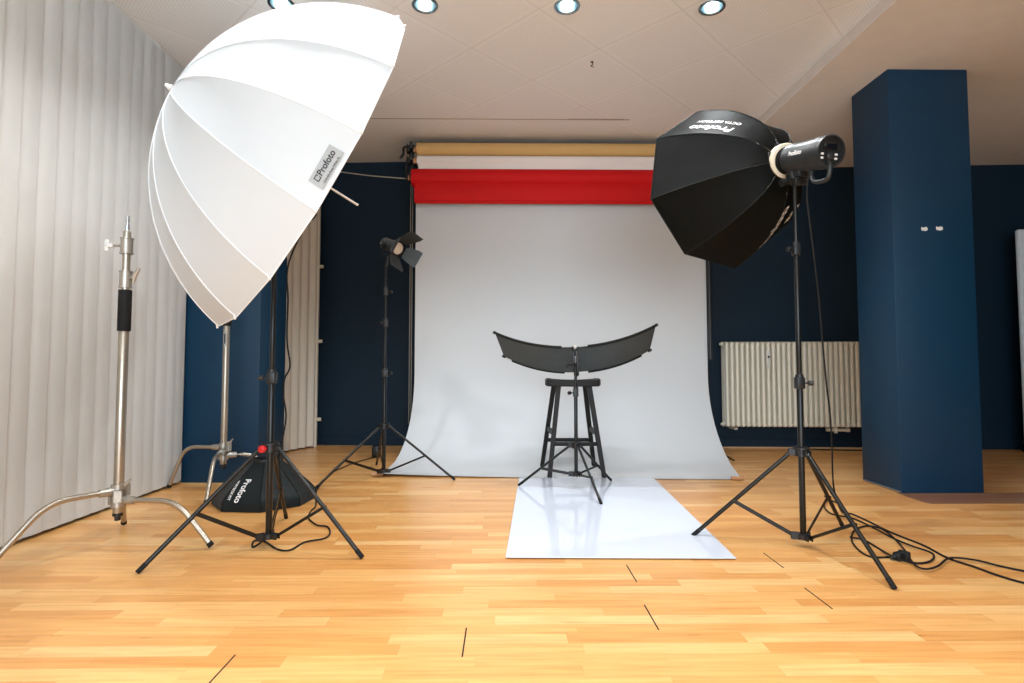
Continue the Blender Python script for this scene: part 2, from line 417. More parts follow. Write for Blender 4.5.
# ------------------------------------------------------------------ backdrop system
BX, BY = .517, 5.29
xl, xr = BX - 1.36, BX + 1.385
def roll(name, zc, yc, r, m, label, x0=xl, x1=xr, core=True):
    t = thing(name, ((x0 + x1) / 2, yc, zc), label, 'paper roll')
    bm = B(); lathe(bm, (x0, yc, zc), (1, 0, 0), [(0, r * .5), (0, r - .002), (.002, r), (x1 - x0 - .002, r), (x1 - x0, r - .002), (x1 - x0, r * .5)], 36); obj('paper', bm, m, t)
    bm = B(); lathe(bm, (x0 - .035, yc, zc), (1, 0, 0), [(0, .02), (0, .026), (x1 - x0 + .07, .026), (x1 - x0 + .07, .02)], 20); obj('cardboard_core', bm, 'card', t)
    return t
roll('kraft_paper_roll', 2.880, BY + .02, .066, 'kraft', 'brown kraft paper roll, topmost of the hanging backdrop rolls', xl + .01, xr - .01)
wr = roll('white_paper_roll', 2.766, BY - .005, .047, 'paperroll', 'white paper roll hanging between the brown roll and the red roll', xl + .015, xr - .01)
bm = B(); solid_sheet(bm, [[V((x, BY - .046, z)) for x in (xl + .03, xr - .02)] for z in (2.77, 2.70, 2.60)], .001); obj('hanging_end', bm, 'paperroll', wr)
rr = roll('red_paper_roll', 2.598, BY - .02, .082, 'red', 'bright red paper roll hanging across the top of the white backdrop', xl - .03, xr + .02)
bm = B()
g = []
for i in range(15):
    f = i / 14; z = 2.58 - f * .225; yy = BY - .056 - .022 * math.sin(f * PI)
    g.append([V((x, yy, z + .004 * math.sin(x * 9) * f)) for x in [xl - .0 + (xr - xl) * j / 20 for j in range(21)]])
solid_sheet(bm, g, .002); obj('hanging_end', bm, 'red', rr)
bm = B(); tube(bm, [(xl + .01, BY - .050, 2.362), (xr - .01, BY - .050, 2.362)], .017, 10); obj('weight_bar', bm, 'red', rr)
# white seamless sweep: hangs, curves and runs out on the floor, drifting to the left
t = thing('white_paper_backdrop', (BX, BY - .02, 0), 'wide white seamless paper backdrop sweeping down onto the floor', 'backdrop')
bm = B(); g = []
YW = BY + .03
prof = [(YW, z) for z in (2.66, 2.4, 2.1, 1.8, 1.5, 1.2, 1.0, .88)]
R = .75; zc = .76
for i in range(0, 15):
    f = i / 14 * PI / 2; prof.append((YW - R * (1 - math.cos(f)), .008 + (zc - .008) * (1 - math.sin(f))))
for k in range(1, 6): prof.append((YW - R - k * (YW - R - 4.27) / 5, .004))
for (yy, z) in prof:
    s0 = max(0, (YW - yy) / (YW - 4.27)); sk = max(0, (YW - yy) / (YW - 4.27))
    row = []
    for j in range(29):
        f = j / 28; x = xl + (xr - xl) * f - .16 * s0 ** (1.05 + 1.3 * f)
        e = .10 * sk * (1 - 1.6 * f) if sk > 0 else 0
        lip = (.012 * (1 - f) ** 4 * 4 + .008 * f ** 6) * max(0, sk - .8) * 5 if sk > .8 else 0
        row.append(V((x, yy + e, z + lip * .5 + (.003 * math.sin(f * 14) * sk * 0))))
    g.append(row)
solid_sheet(bm, g, .0012); obj('paper', bm, 'paper', t, ang=60)
bm = B(); lathe(bm, (xl - .02, BY + .07, 2.66), (1, 0, 0), [(0, .02), (0, .045), (2.76, .045), (2.76, .02)], 24); obj('paper_roll', bm, 'paperroll', t)
for px, py in ((371, 474), (744, 478)):
    p = atz(px, py, .02); bm = B(); s = 1 if px > 500 else -1
    tube(bm, [(p.x, p.y, .018), (p.x - s * .09, p.y + .01, .017)], .013, 12); obj('taped_core_end', bm, 'card', t)
# brackets and chains
def bracket(x, s, label):
    t = thing('roller_bracket', (x, BY, 2.66), label, 'bracket', None)
    bm = B(); box(bm, (x, 5.62, 2.68), (.03, .62, .04)); box(bm, (x, BY + .03, 2.68), (.026, .04, .5), bev=.005)
    for z in (2.880, 2.766, 2.598):
        box(bm, (x, BY - .02, z), (.03, .11, .035), bev=.006); box(bm, (x - s * .0, BY - .075, z + .018), (.03, .018, .05), bev=.004)
    obj('hook_rail', bm, 'blackp', t)
    for z, r in ((2.880, .05), (2.766, .042), (2.598, .042)):
        bm = B(); lathe(bm, (x - s * .015, BY - .0, z), (-s, 0, 0), [(0, .01), (0, r), (.008, r), (.010, r * .8), (.022, r * .8), (.024, r), (.032, r), (.032, .01)], 18); obj('chain_wheel', bm, 'blackp', t)
    bm = B(); tube(bm, smooth_path([(x - s * .04, BY - .02, 2.9), (x - s * .075, BY - .03, 2.88), (x - s * .08, BY - .03, 2.82), (x - s * .11, BY - .03, 2.78)], 4), .011, 8)
    tube(bm, [(x - s * .05, BY, 2.78), (x - s * .055, BY, 2.60)], .009, 8); obj('clamp_lever', bm, 'blackp', t)
    return t
# s: +1 = rolls lie to the right of the bracket
bracket(xl - .035, 1, 'black roller bracket at the left end of the backdrop rolls')
bracket(xr + .045, -1, 'black roller bracket at the right end of the backdrop rolls')
def chain(px, y, z0, z1, ztube, label, tr=.017):
    p = aty(px, 330, y); t = thing('bead_chain', (p.x, y, z1), label, 'chain')
    bm = B(); tube(bm, [(p.x, y, z0), (p.x, y, z1)], .004, 6); tube(bm, [(p.x + .02, y, z0), (p.x + .02, y, z1)], .003, 6); obj('chain', bm, 'castm', t)
    bm = B(); lathe(bm, (p.x + .01, y, ztube), (0, 0, -1), [(0, tr * .5), (.005, tr), (ztube - z1, tr), (ztube - z1 + .01, tr * .5)], 12); obj('weight_tube', bm, 'greyp', t)
chain(409.5, BY + .02, 2.6, .30, 2.5, 'thin dark pull chain tube hanging at the left edge of the white backdrop', .007)
chain(709, BY - .03, 2.6, .90, 2.45, 'grey pull chain tube hanging between the white backdrop and the radiator')
# cord strung along the dark wall
p = aty(336, 171.4, 5.9); q_ = aty(409, 178.8, 5.45); bm = B()
tube(bm, smooth_path([p + (p - q_) * .8, p, (p + q_) / 2 + V((0, 0, -.008)), q_], 6), .0055, 6)
tag(obj('wall_cord', bm, 'white_cord', loc=(p + q_) / 2), 'thin pale cord strung from the umbrella across the dark wall to the rolls', 'cord')

# glossy sheet on the floor
P = [V((.003, 2.548, 0)), V((1.018, 2.522, 0)), V((1.105, 4.25, 0)), V((.105, 4.275, 0))]
bm = B(); rings(bm, [[p + V((0, 0, z)) for p in P] for z in (.0062, .0095)])
bmesh.ops.bevel(bm, geom=bm.edges[:], offset=.0012, segments=1, affect='EDGES')
tag(obj('acrylic_sheet', bm, 'acrylic', loc=(.56, 3.4, 0)), 'glossy white rectangular sheet lying on the floor in front of the backdrop', 'sheet')

# ------------------------------------------------------------------ bar stool
SC = V((.535, 4.50, 0)); SZ = .730; FZ = .0095
t = thing('bar_stool', SC, 'black wooden bar stool with saddle seat standing on the white paper', 'stool')
bm = B(); g = []; SA = rotz(math.radians(-4))
nx, ny = 16, 10
def se(u, v, top):
    w, d = .218, .135
    x = w * u * (1 - .10 * v * v * abs(u)); y = d * v * (1 - .14 * u * u * abs(v))
    z = SZ + (.012 * abs(u) ** 2.2 - .018 * (1 - u * u) * (1 - v * v) ** .5 if top else -.052 + .004 * (abs(u) + abs(v)) * .5)
    if top and v < -.3: z += .006 * math.cos(u * PI) * (-v - .3)
    return SC + SA @ V((x, y, z))
T = [[bm.verts.new(se(i / nx * 2 - 1, j / ny * 2 - 1, True)) for j in range(ny + 1)] for i in range(nx + 1)]
Bt = [[bm.verts.new(se(i / nx * 2 - 1, j / ny * 2 - 1, False)) for j in range(ny + 1)] for i in range(nx + 1)]
for i in range(nx):
    for j in range(ny):
        bm.faces.new((T[i][j], T[i + 1][j], T[i + 1][j + 1], T[i][j + 1])); bm.faces.new((Bt[i][j], Bt[i][j + 1], Bt[i + 1][j + 1], Bt[i + 1][j]))
for i in range(nx):
    for j in (0, ny): bm.faces.new((T[i][j], T[i + 1][j], Bt[i + 1][j], Bt[i][j]))
for j in range(ny):
    for i in (0, nx): bm.faces.new((T[i][j], T[i][j + 1], Bt[i][j + 1], Bt[i][j]))
bmesh.ops.recalc_face_normals(bm, faces=bm.faces)
rim = [e for e in bm.edges if len(e.link_faces) == 2 and e.calc_face_angle(0) > 1.]
bmesh.ops.bevel(bm, geom=rim, offset=.008, segments=3, affect='EDGES')
obj('seat', bm, 'stoolw', t, ang=50)
feet = [V((.333, 4.29, FZ)), V((.742, 4.285, FZ)), V((.304, 4.71, FZ)), V((.732, 4.71, FZ))]
tops = [V((.415, 4.41, SZ - .048)), V((.652, 4.40, SZ - .048)), V((.395, 4.60, SZ - .048)), V((.645, 4.595, SZ - .048))]
for f, tp in zip(feet, tops):
    bm = B(); d = (f - tp).normalized(); x = V((1, 0, 0)); x = (x - d * x.dot(d)).normalized(); y = d.cross(x)
    rings(bm, [[p + x * (sx * r) + y * (sy * r) for sx, sy in ((-1, -1), (1, -1), (1, 1), (-1, 1))] for p, r in ((tp, .0185), (f, .0165))])
    for v in bm.verts:
        if v.co.z < .05: v.co.z = FZ
    bmesh.ops.bevel(bm, geom=bm.edges[:], offset=.003, segments=1, affect='EDGES'); obj('leg', bm, 'stoolw', t)
def lp(i, z):
    f, tp = feet[i], tops[i]; k = (z - f.z) / (tp.z - f.z); return f + (tp - f) * k
for i, j, z in ((0, 1, .250), (2, 3, .235), (0, 2, .33), (1, 3, .33)):
    bm = B(); p, q_ = lp(i, z), lp(j, z); d = (q_ - p).normalized()
    box(bm, (p + q_) / 2, ((q_ - p).length - .01, .018, .03), axes(d, V((-d.y, d.x, 0)), V((0, 0, 1))), bev=.004); obj('stretcher', bm, 'stoolw', t)

# ------------------------------------------------------------------ light stands
def knob(parent, c, d, r, ln, m='blackp'):
    bm = B(); lathe(bm, c, d, [(0, r * .35), (ln * .45, r * .35), (ln * .5, r * .9), (ln * .55, r), (ln * .95, r), (ln, r * .8)], 10); return obj('knob', bm, m, parent)
def light_stand(c, feet, hub, base, sections, label, leg_r=.0105, fr=.55, knobs=(), group=None, name='light_stand', legmat='blackm', zf=0., hubknob=None):
    """sections: (z_top, radius) from below; a collar sits at each joint"""
    c = V((c[0], c[1], 0)); t = thing(name, (c.x, c.y, zf), label, 'light stand', group)
    z0 = base - .01
    for k, (z1, r) in enumerate(sections):
        bm = B(); lathe(bm, (c.x, c.y, z0), (0, 0, 1), [(0, r * .9), (.003, r), (z1 - z0 - .003, r), (z1 - z0, r * .9)], 16); obj('pole', bm, 'blackm', t)
        if k < len(sections) - 1:
            bm = B(); w = r * 1.4; box(bm, (c.x, c.y, z1 - .005), (w * 2, w * 2.1, .055), bev=.005)
            lathe(bm, (c.x, c.y, z1 + .02), (0, 0, 1), [(0, w), (.016, w * .9)], 14); cl = obj('clamp_collar', bm, 'blackp', t)
            kd = knobs[k] if k < len(knobs) else V((1, -.2, 0))
            kd = V(kd).normalized(); knob(cl, V((c.x, c.y, z1 - .005)) + kd * w * .9, kd, .0125, .042)
        z0 = z1 - .03
    rl = sections[0][1]
    bm = B(); lathe(bm, (c.x, c.y, hub - .03), (0, 0, 1), [(0, rl * 1.2), (0, rl * 2.2), (.03, rl * 2.2), (.032, rl * 2.7), (.042, rl * 2.7), (.046, rl * 1.3)], 16)
    bm2 = B(); lathe(bm2, (c.x, c.y, base - .016), (0, 0, 1), [(0, rl * .6), (0, rl * 1.9), (.022, rl * 1.9), (.026, rl * 1.2)], 16)
    for f in feet:
        f = V((f[0], f[1], 0)); d = (f - c).normalized(); s = V((-d.y, d.x, 0)); Rm = axes(d, s, V((0, 0, 1)))
        for b_, zz, rr_ in ((bm, hub - .012, rl * 1.8), (bm2, base - .004, rl * 1.6)):
            for sg in (-1, 1): box(b_, c + d * (rr_ + .012) + s * (sg * leg_r * 1.15) + V((0, 0, zz)), (.034, .005, .026), Rm, bev=.002)
    h = obj('hub', bm, 'blackp', t); obj('lower_hub', bm2, 'blackp', t)
    if hubknob is not None: knob(h, c + V(hubknob).normalized() * rl * 2 + V((0, 0, hub - .01)), hubknob, .017, .04, 'redk')
    for f in feet:
        d = V((f[0] - c.x, f[1] - c.y, 0)).normalized(); f = V((f[0], f[1], zf)) + d * .002 + V((0, -.014, 0))
        top = c + d * (rl * 1.8 + .02) + V((0, 0, hub - .014)); end = f + V((0, 0, leg_r * .4))
        dd = (end - top).normalized()
        bm = B(); tube(bm, [top, end - dd * .03], leg_r, 12)
        lg = obj('leg', bm, legmat, t)
        bm = B(); tube(bm, [end - dd * .045, end - dd * .003], [leg_r * 1.12, leg_r * 1.08], 12)
        for v in bm.verts: v.co.z = max(v.co.z, zf + .0005)
        obj('rubber_foot', bm, 'rubber', lg)
        j = top + (end - top) * fr; b0 = c + d * (rl * 1.6 + .016) + V((0, 0, base - .004))
        bm = B(); dj = (j - b0).normalized(); s = V((-d.y, d.x, 0))
        box(bm, (j + b0) / 2, ((j - b0).length, .006, .014), axes(dj, s, dj.cross(s).normalized()), bev=.002)
        tube(bm, [j - s * leg_r * 1.5, j + s * leg_r * 1.5], .006, 8); obj('brace', bm, 'blackm', t)
    return t
# big octagonal softbox stand
light_stand((1.405, 2.695), [(.936, 2.874), (1.488, 2.201), (1.768, 3.001)], .455, .055,
            [(.775, .014), (1.415, .0118), (1.80, .0098)], 'black tripod light stand carrying the black octagonal softbox', leg_r=.0098, fr=.57,
            knobs=[(1, -.3, 0), (-1, -.4, 0)])
# umbrella stand
UC = V((-1.106, 2.71, 0))
light_stand(UC, [(-1.51, 2.403), (-.63, 2.573), (-1.216, 3.229)], .478, .062,
            [(.80, .0148), (1.35, .0122), (1.80, .010)], 'black tripod light stand in front, carrying the white umbrella', leg_r=.0098, fr=.55,
            knobs=[(-1, -.15, 0), (-1, 0, 0)], hubknob=(-.25, -1, 0))
# barn-door lamp stand
light_stand((-.915, 4.345), [(-.368, 4.244), (-1.293, 3.912), (-1.086, 4.88)], .395, .055,
            [(.79, .0145), (1.17, .012), (1.41, .010), (1.60, .009)], 'slim black tripod light stand beside the left edge of the backdrop', leg_r=.0088, fr=.55,
            knobs=[(1, -.3, 0), (-.6, -1, 0), (1, -.2, 0)])
# little stand carrying the curved reflector
RCY = 3.885
light_stand((.483, RCY), [(.094, 4.003), (.768, 4.16), (.583, 3.485)], .315, .115,
            [(.665, .0125), (.86, .0095)], 'small black tripod stand on the glossy sheet holding the curved reflector', leg_r=.0085, fr=.56,
            knobs=[(-1, -.3, 0)], zf=FZ)

# chrome stands with bent legs
def c_stand(c, specs, z_lo, z_top, label, detail=True, topz=None):
    c = V((c[0], c[1], 0)); t = thing('chrome_stand', c, label, 'light stand')
    R = .0215
    hz = [s[2] for s in specs]
    bm = B(); lathe(bm, (c.x, c.y, min(hz) - .06), (0, 0, 1), [(0, .008), (0, R * .95), (.004, R), (z_lo - min(hz) + .06 - .004, R), (z_lo - min(hz) + .06, R * .9)], 20); obj('lower_tube', bm, 'chrome', t)
    for fx, fy, z, run in specs:
        f = V((fx, fy, 0)); f += (f - c).normalized() * .008; d = (f - c).normalized(); L = (f - c).length
        bm = B(); lathe(bm, (c.x, c.y, z - .03), (0, 0, 1), [(0, R), (0, R * 1.45), (.06, R * 1.45), (.06, R)], 20)
        tube(bm, [c + d * R + V((0, 0, z)), c + d * (R + .06) + V((0, 0, z))], [.022, .018], 12)
        s = V((-d.y, d.x, 0)); box(bm, c - d * R * 1.5 + V((0, 0, z)), (.02, .03, .045), axes(d, s, V((0, 0, 1))), bev=.004); obj('leg_collar', bm, 'castm', t)
        a_ = c + d * (R + .03) + V((0, 0, z)); b_ = c + d * (L * run) + V((0, 0, z)); e = f + V((0, 0, .014))
        pts = [a_, a_ + (b_ - a_) * .5]; dn = (e - b_).normalized(); k = min(.09, (e - b_).length * .4)
        for i in range(9):
            u = i / 8; pts.append((b_ - d * k) * (1 - u) ** 2 + b_ * (2 * u * (1 - u)) + (b_ + dn * k) * u * u)
        pts.append(e - dn * .02)
        bm = B(); tube(bm, pts, .0128, 14); lg = obj('leg', bm, 'chrome', t)
        bm = B(); tube(bm, [e - dn * .020, e], .0140, 12)
        for v in bm.verts: v.co.z = max(v.co.z, .0005)
        obj('rubber_cap', bm, 'rubber', lg)
    bm = B(); zz = min(hz) - .06; lathe(bm, (c.x, c.y, zz - .035), (0, 0, 1), [(0, .006), (0, .012), (.02, .014), (.022, .022), (.036, .022)], 14); obj('bottom_plug', bm, 'blackp', t)
    # wing of the leg lock
    bm = B(); p = c + V((.03, -.02, max(hz) + .03)); tube(bm, [p, p + V((.035, -.01, .012))], [.008, .006], 8); tube(bm, [p + V((.02, -.01, .0)), p + V((.045, -.01, .03))], [.007, .004], 8); obj('lock_wing', bm, 'castm', t)
    return t
cs = c_stand((-1.83, 2.74), [(-2.09, 2.33, .262, .56), (-1.375, 2.704, .218, .62), (-2.025, 3.084, .24, .5)], 1.04, 1.56,
             'chrome stand with black grip sleeve and bare top beside the left blind')
c = V((-1.83, 2.74, 0)); Z = lambda py: aty(124, py, 2.74).z
bm = B(); lathe(bm, (c.x, c.y, Z(331)), (0, 0, 1), [(0, .02), (0, .0275), (.003, .0285), (Z(290) - Z(331) - .003, .0285), (Z(290) - Z(331), .0275), (Z(290) - Z(331), .02)], 20); obj('grip_sleeve', bm, 'rubber', cs)
bm = B(); lathe(bm, (c.x, c.y, Z(292)), (0, 0, 1), [(0, .017), (Z(232) - Z(292), .017), (Z(231) - Z(292), .012)], 16); obj('upper_tube', bm, 'chrome', cs)
for y0, y1, kd, mm in ((288, 271, (1, -.3, .25), 'castm'), (254, 238, (-1, -.1, 0), 'castm')):
    bm = B(); lathe(bm, (c.x, c.y, Z(y0)), (0, 0, 1), [(0, .017), (0, .029), (.006, .029), (.008, .026), (Z(y1) - Z(y0) - .008, .026), (Z(y1) - Z(y0) - .006, .029), (Z(y1) - Z(y0), .029), (Z(y1) - Z(y0), .017)], 20)
    cl = obj('collar', bm, mm, cs); k0 = V((c.x, c.y, (Z(y0) + Z(y1)) / 2)); kd = V(kd).normalized()
    bm = B(); tube(bm, [k0 + kd * .02, k0 + kd * .065], .006, 8)
    if kd.x > 0: tube(bm, [k0 + kd * .05 + V((0, 0, -.03)), k0 + kd * .055, k0 + kd * .085 + V((0, 0, .03))], [.005, .011, .006], 8); obj('wing_knob', bm, 'castm', cl)
    else:
        obj('screw', bm, 'castm', cl); bm = B()
        box(bm, k0 + kd * .09 + V((0, 0, .015)), (.02, .012, .03), bev=.005); box(bm, k0 + kd * .075 + V((0, 0, 0)), (.03, .02, .02), bev=.005); box(bm, k0 + kd * .09 - V((0, 0, .015)), (.02, .012, .026), bev=.005); obj('clear_wing', bm, 'clear', cl)
bm = B(); lathe(bm, (c.x, c.y, Z(232)), (0, 0, 1), [(0, .009), (Z(225) - Z(232), .009), (Z(225) - Z(232), .0065), (Z(222) - Z(232), .0065), (Z(222) - Z(232), .009), (Z(216) - Z(232), .008)], 12); obj('spigot', bm, 'steel', cs)
# second one, in front of the blue column
cs = c_stand((-1.918, 3.93), [(-2.295, 3.965, .29, .72), (-1.807, 3.50, .262, .60), (-1.55, 4.10, .235, .45)], 1.62, 1.7,
             'chrome stand with bent legs in front of the bright blue column')
p = aty(228, 323, 3.93); cz = p.z
bm = B(); lathe(bm, (-1.918, 3.93, cz - .02), (0, 0, 1), [(0, .02), (0, .03), (.05, .03), (.05, .02)], 18); obj('grip_sleeve', bm, 'rubber', cs)
bm = B(); zz = aty(226, 346, 3.93).z; box(bm, (-1.918, 3.93 - .0222, zz + .05), (.018, .002, .10)); st = obj('sticker', bm, 'labelg', cs)
bm = B(); box(bm, (-1.918, 3.93 - .0238, zz + .05), (.009, .001, .07)); obj('print', bm, 'print_k', st)

# ------------------------------------------------------------------ faceted fabric domes (softboxes, umbrella)
class Dome:
    def __init__(s, o, n, N, prof, phase=0., sign=1, sag=0., up=None):
        s.o = V(o); s.n = V(n).normalized(); u = s.n.cross(up or V((0, 0, 1))).normalized(); s.u = u; s.v = u.cross(s.n)
        s.N = N; s.ph = phase; s.sg = sign; s.sag = sag
        s.prof = prof; s.acc = [0.]; s.skew = V((0, 0, 0))
        for (a, b), (c_, d_) in zip(prof, prof[1:]): s.acc.append(s.acc[-1] + math.hypot(c_ - a, d_ - b))
    def pr(s, t):
        L = t * s.acc[-1]
        for i in range(len(s.acc) - 1):
            if L <= s.acc[i + 1] or i == len(s.acc) - 2:
                k = (L - s.acc[i]) / (s.acc[i + 1] - s.acc[i]); p, q = s.prof[i], s.prof[i + 1]
                return p[0] + (q[0] - p[0]) * k, p[1] + (q[1] - p[1]) * k
    def rib(s, t, k, off=0.):
        a, r = s.pr(t); an = s.ph + k * 2 * PI / s.N; r += off
        return s.o + s.n * a + s.skew * max(0., 1 - a / s.prof[-1][0]) + (s.v * math.cos(an) + s.u * (math.sin(an) * s.sg)) * r
    def at(s, t, x, off=0.):                       # x: rib coordinate, straight between ribs
        k = math.floor(x); f = x - k; p, q = s.rib(t, k, off), s.rib(t, k + 1, off); m = p + (q - p) * f
        c = s.o + s.n * s.pr(t)[0] + s.skew * max(0., 1 - s.pr(t)[0] / s.prof[-1][0]); b = 4 * f * (1 - f) * s.sag * math.sin(min(1., t * 1.15) * PI)
        return m + (c - m).normalized() * b if (c - m).length > 1e-6 else m
    def mesh(s, nt=20, nf=6, off=0.):
        bm = B(); X = [k + f / nf for k in range(s.N) for f in range(nf)]
        G = [[bm.verts.new(s.at(i / nt, x, off)) for x in X] for i in range(nt + 1)]
        for i in range(nt):
            for j in range(len(X)):
                jj = (j + 1) % len(X); bm.faces.new((G[i][j], G[i][jj], G[i + 1][jj], G[i + 1][j]))
        return bm
def text_on(d, tx, xx, txt, size, along, m, parent, off=.003, small=None, mark=False, dy=-1.05, ys=1.):
    """tx,xx: dome coordinates of the text centre; along=+1 reads from the ring to the rim"""
    L = d.acc[-1]; e = .02
    bm = B()
    def fn(x, y):
        t = tx + along * x / L; w = (d.rib(t, math.floor(xx)) - d.rib(t, math.floor(xx) + 1)).length
        # sideways sense so that letters are not mirrored seen from outside
        p0, p1 = d.at(tx, xx), d.at(tx + along * e, xx); y *= ys; q1 = d.at(tx, xx + .1); out = (p0 - (d.o + d.n * d.pr(tx)[0])).normalized()
        sg = 1 if (p1 - p0).cross(q1 - p0).dot(out) > 0 else -1
        p = d.at(t, xx + sg * y / w); return p + out * off
    add_text(bm, txt, size, fn)
    if mark: logo_mark(bm, size, -size * len(txt) * .30 - size * .35, 0, fn)
    if small: add_text(bm, small, size * .42, lambda x, y: fn(x + 0, y + size * dy))
    return obj('lettering', bm, m, parent, smooth=False)

# big octagonal softbox
OR = V((1.3585, 2.785, 1.879)); ON = V((-.3548, .9331, -.0600))
prof = [(0, .080), (.006, .125), (.018, .165), (.036, .198), (.062, .236), (.10, .276), (.15, .320), (.20, .357), (.25, .387), (.30, .412), (.35, .434), (.385, .447), (.400, .454), (.427, .460)]
od = Dome(OR, ON, 8, prof, 1.0098, -1, sag=.010)
od.skew = V((.040, .008, 0)); OR = OR + od.skew
t = thing('octagonal_softbox', OR, 'large black octagonal softbox on the right stand, seen from behind', 'softbox')
bm = od.mesh(24, 6); bmesh.ops.solidify(bm, geom=bm.faces[:], thickness=.002); fab = obj('fabric', bm, 'blackf', t, ang=28)
bm = B()
for k in range(8): tube(bm, [od.rib(i / 20, k, .0) for i in range(21)], .0028, 6)
tube(bm, [od.rib(1, k, .001) for k in list(range(8)) + [0]], .004, 6); obj('seam_piping', bm, 'blackf', fab)
bm = B(); c_ = od.o + od.n * .40; vs = [bm.verts.new(c_ + (od.rib(1, k) - (od.o + od.n * .427)) * .93) for k in range(8)]; bm.faces.new(vs); obj('front_diffuser', bm, 'seam', t)
for k in range(8):
    bm = B(); tube(bm, [od.rib(i / 14, k, -.006) for i in range(15)], .003, 6); obj('rod', bm, 'steel', t)
HD = (aty(822, 153, 2.53) - OR).normalized()        # the head points back towards the camera's right
bm = B(); lathe(bm, OR + HD * .016, HD, [(-.022, .05), (-.022, .080), (-.014, .086), (.014, .086), (.018, .083), (.018, .068), (-.0, .062)], 32); obj('mounting_ring', bm, 'creamr', t)
bm = B(); lathe(bm, OR - HD * .018, HD, [(0, .06), (0, .086), (.006, .086), (.006, .06)], 32)
_, hu, hv = frame(HD)
for k in range(8):
    an = k * PI / 4 + .3; o = OR + (hu * math.cos(an) + hv * math.sin(an)) * .084; box(bm, o, (.02, .026, .026), bev=.005)
obj('rod_holder_ring', bm, 'blackp', t)
text_on(od, .50, 3.20, 'Profoto', .078, -1, 'print_w', t, small='RFi Octa', dy=-1.15, ys=1.7)
text_on(od, .60, 7.70, 'Profoto', .075, 1, 'print_w', t, small='OCTA SOFTBOX', dy=-1.)

# flash heads
def flash_head(front, back, up, label, scale=1.):
    A, Bk = V(front), V(back); d = (Bk - A).normalized(); L = (Bk - A).length; s = d.cross(up).normalized(); w = s.cross(d).normalized(); r = .073
    t = thing('flash_head', A + d * L * .4 - w * .1, label, 'studio light')
    bm = B(); lathe(bm, A, d, [(0, .05), (0, r * .86), (.05, r * .86), (.055, r), (.11, r), (.114, r * .97), (L - .05, r * .97), (L - .045, r * 1.02), (L - .012, r * 1.02), (L, r * .98)], 36)
    lathe(bm, A + d * L, d, [(0, r * .98), (.018, r * .98), (.018, r * .88), (-.006, r * .88)], 36, cap=False)
    obj('body', bm, 'greyp', t)
    bm = B()
    for k in range(5): lathe(bm, A + d * (.008 + k * .009), d, [(0, r * .86), (.001, r * .93), (.004, r * .93), (.005, r * .86)], 36, cap=False)
    obj('grip_ridges', bm, 'rubber', t)
    bm = B(); lathe(bm, A + d * (L + .001), d, [(0, r * .9), (.003, r * .9)], 32); bk = obj('back_panel', bm, 'blackp', t)
    Rm = axes(s, w, d)
    bm = B(); box(bm, A + d * (L + .006) + w * .024, (.07, .034, .006), Rm, bev=.002); obj('display', bm, 'display', bk)
    bm = B(); lathe(bm, A + d * (L + .002) - w * .022, d, [(0, .017), (.014, .016), (.016, .013)], 20); obj('dial', bm, 'greyp', bk)
    for q, z in ((-.036, -.012), (.036, -.012), (-.036, -.03), (.036, -.03)):
        bm = B(); box(bm, A + d * (L + .005) + s * q + w * z, (.014, .01, .006), Rm, bev=.002); obj('button', bm, 'clear', bk)
    # loop handle under the back
    bm = B(); p = A + d * (L - .10) - w * r * .4
    pts = [p - w * .02 + d * .0, p - w * .065 + d * .005, p - w * .095 + d * .03, p - w * .098 + d * .08, p - w * .088 + d * .115, p - w * .04 + d * .118, p - w * .01 + d * .10]
    tube(bm, smooth_path(pts, 5), .0105, 10); obj('handle', bm, 'greyp', t)
    # stand bracket
    bm = B(); bp = A + d * .10 - w * (r * .9)
    box(bm, bp - w * .012, (.06, .03, .10), axes(s, w, d), bev=.006); box(bm, bp - w * .04, (.045, .05, .045), axes(s, w, d), bev=.006)
    tube(bm, [bp - w * .045 - s * .05, bp - w * .045 + s * .05], .016, 14); obj('bracket', bm, 'blackp', t)
    bm = B(); tube(bm, [bp - w * .045 + s * .05, bp - w * .06 + s * .085], [.012, .02], 10); obj('tilt_lever', bm, 'blackp', t)
    bm = B()
    c0 = A + d * (L * .53)
    tocam = (EYE - c0); ang = math.atan2(tocam.dot(w), tocam.dot(s)) + .12; sgn = 1
    # which way reads left to right for a viewer on that side
    rn = s * math.cos(ang) + w * math.sin(ang); rd = d if d.cross(w - rn * w.dot(rn)).dot(rn) > 0 else -d
    tu = rn.cross(rd).normalized(); cyc = 1 if (s * -math.sin(ang) + w * math.cos(ang)).dot(tu) > 0 else -1
    def fn(x, y):
        a2 = ang + cyc * (y + .02) / r; return c0 + rd * x + (s * math.cos(a2) + w * math.sin(a2)) * (r * .985)
    add_text(bm, 'Profoto', .030, fn); obj('lettering', bm, 'print_w', t, smooth=False)
    return t, bp - w * .065
HB = OR + HD * .315
fh, foot = flash_head(OR + HD * .022, HB, V((0, 0, 1)), 'black flash head mounted behind the large octagonal softbox')
bm = B(); tube(bm, [foot, V((1.40, 2.695, 1.80))], .012, 12); lathe(bm, (1.40, 2.695, 1.755), (0, 0, 1), [(0, .013), (0, .02), (.06, .02), (.064, .012)], 14); obj('spigot_socket', bm, 'blackp', fh)

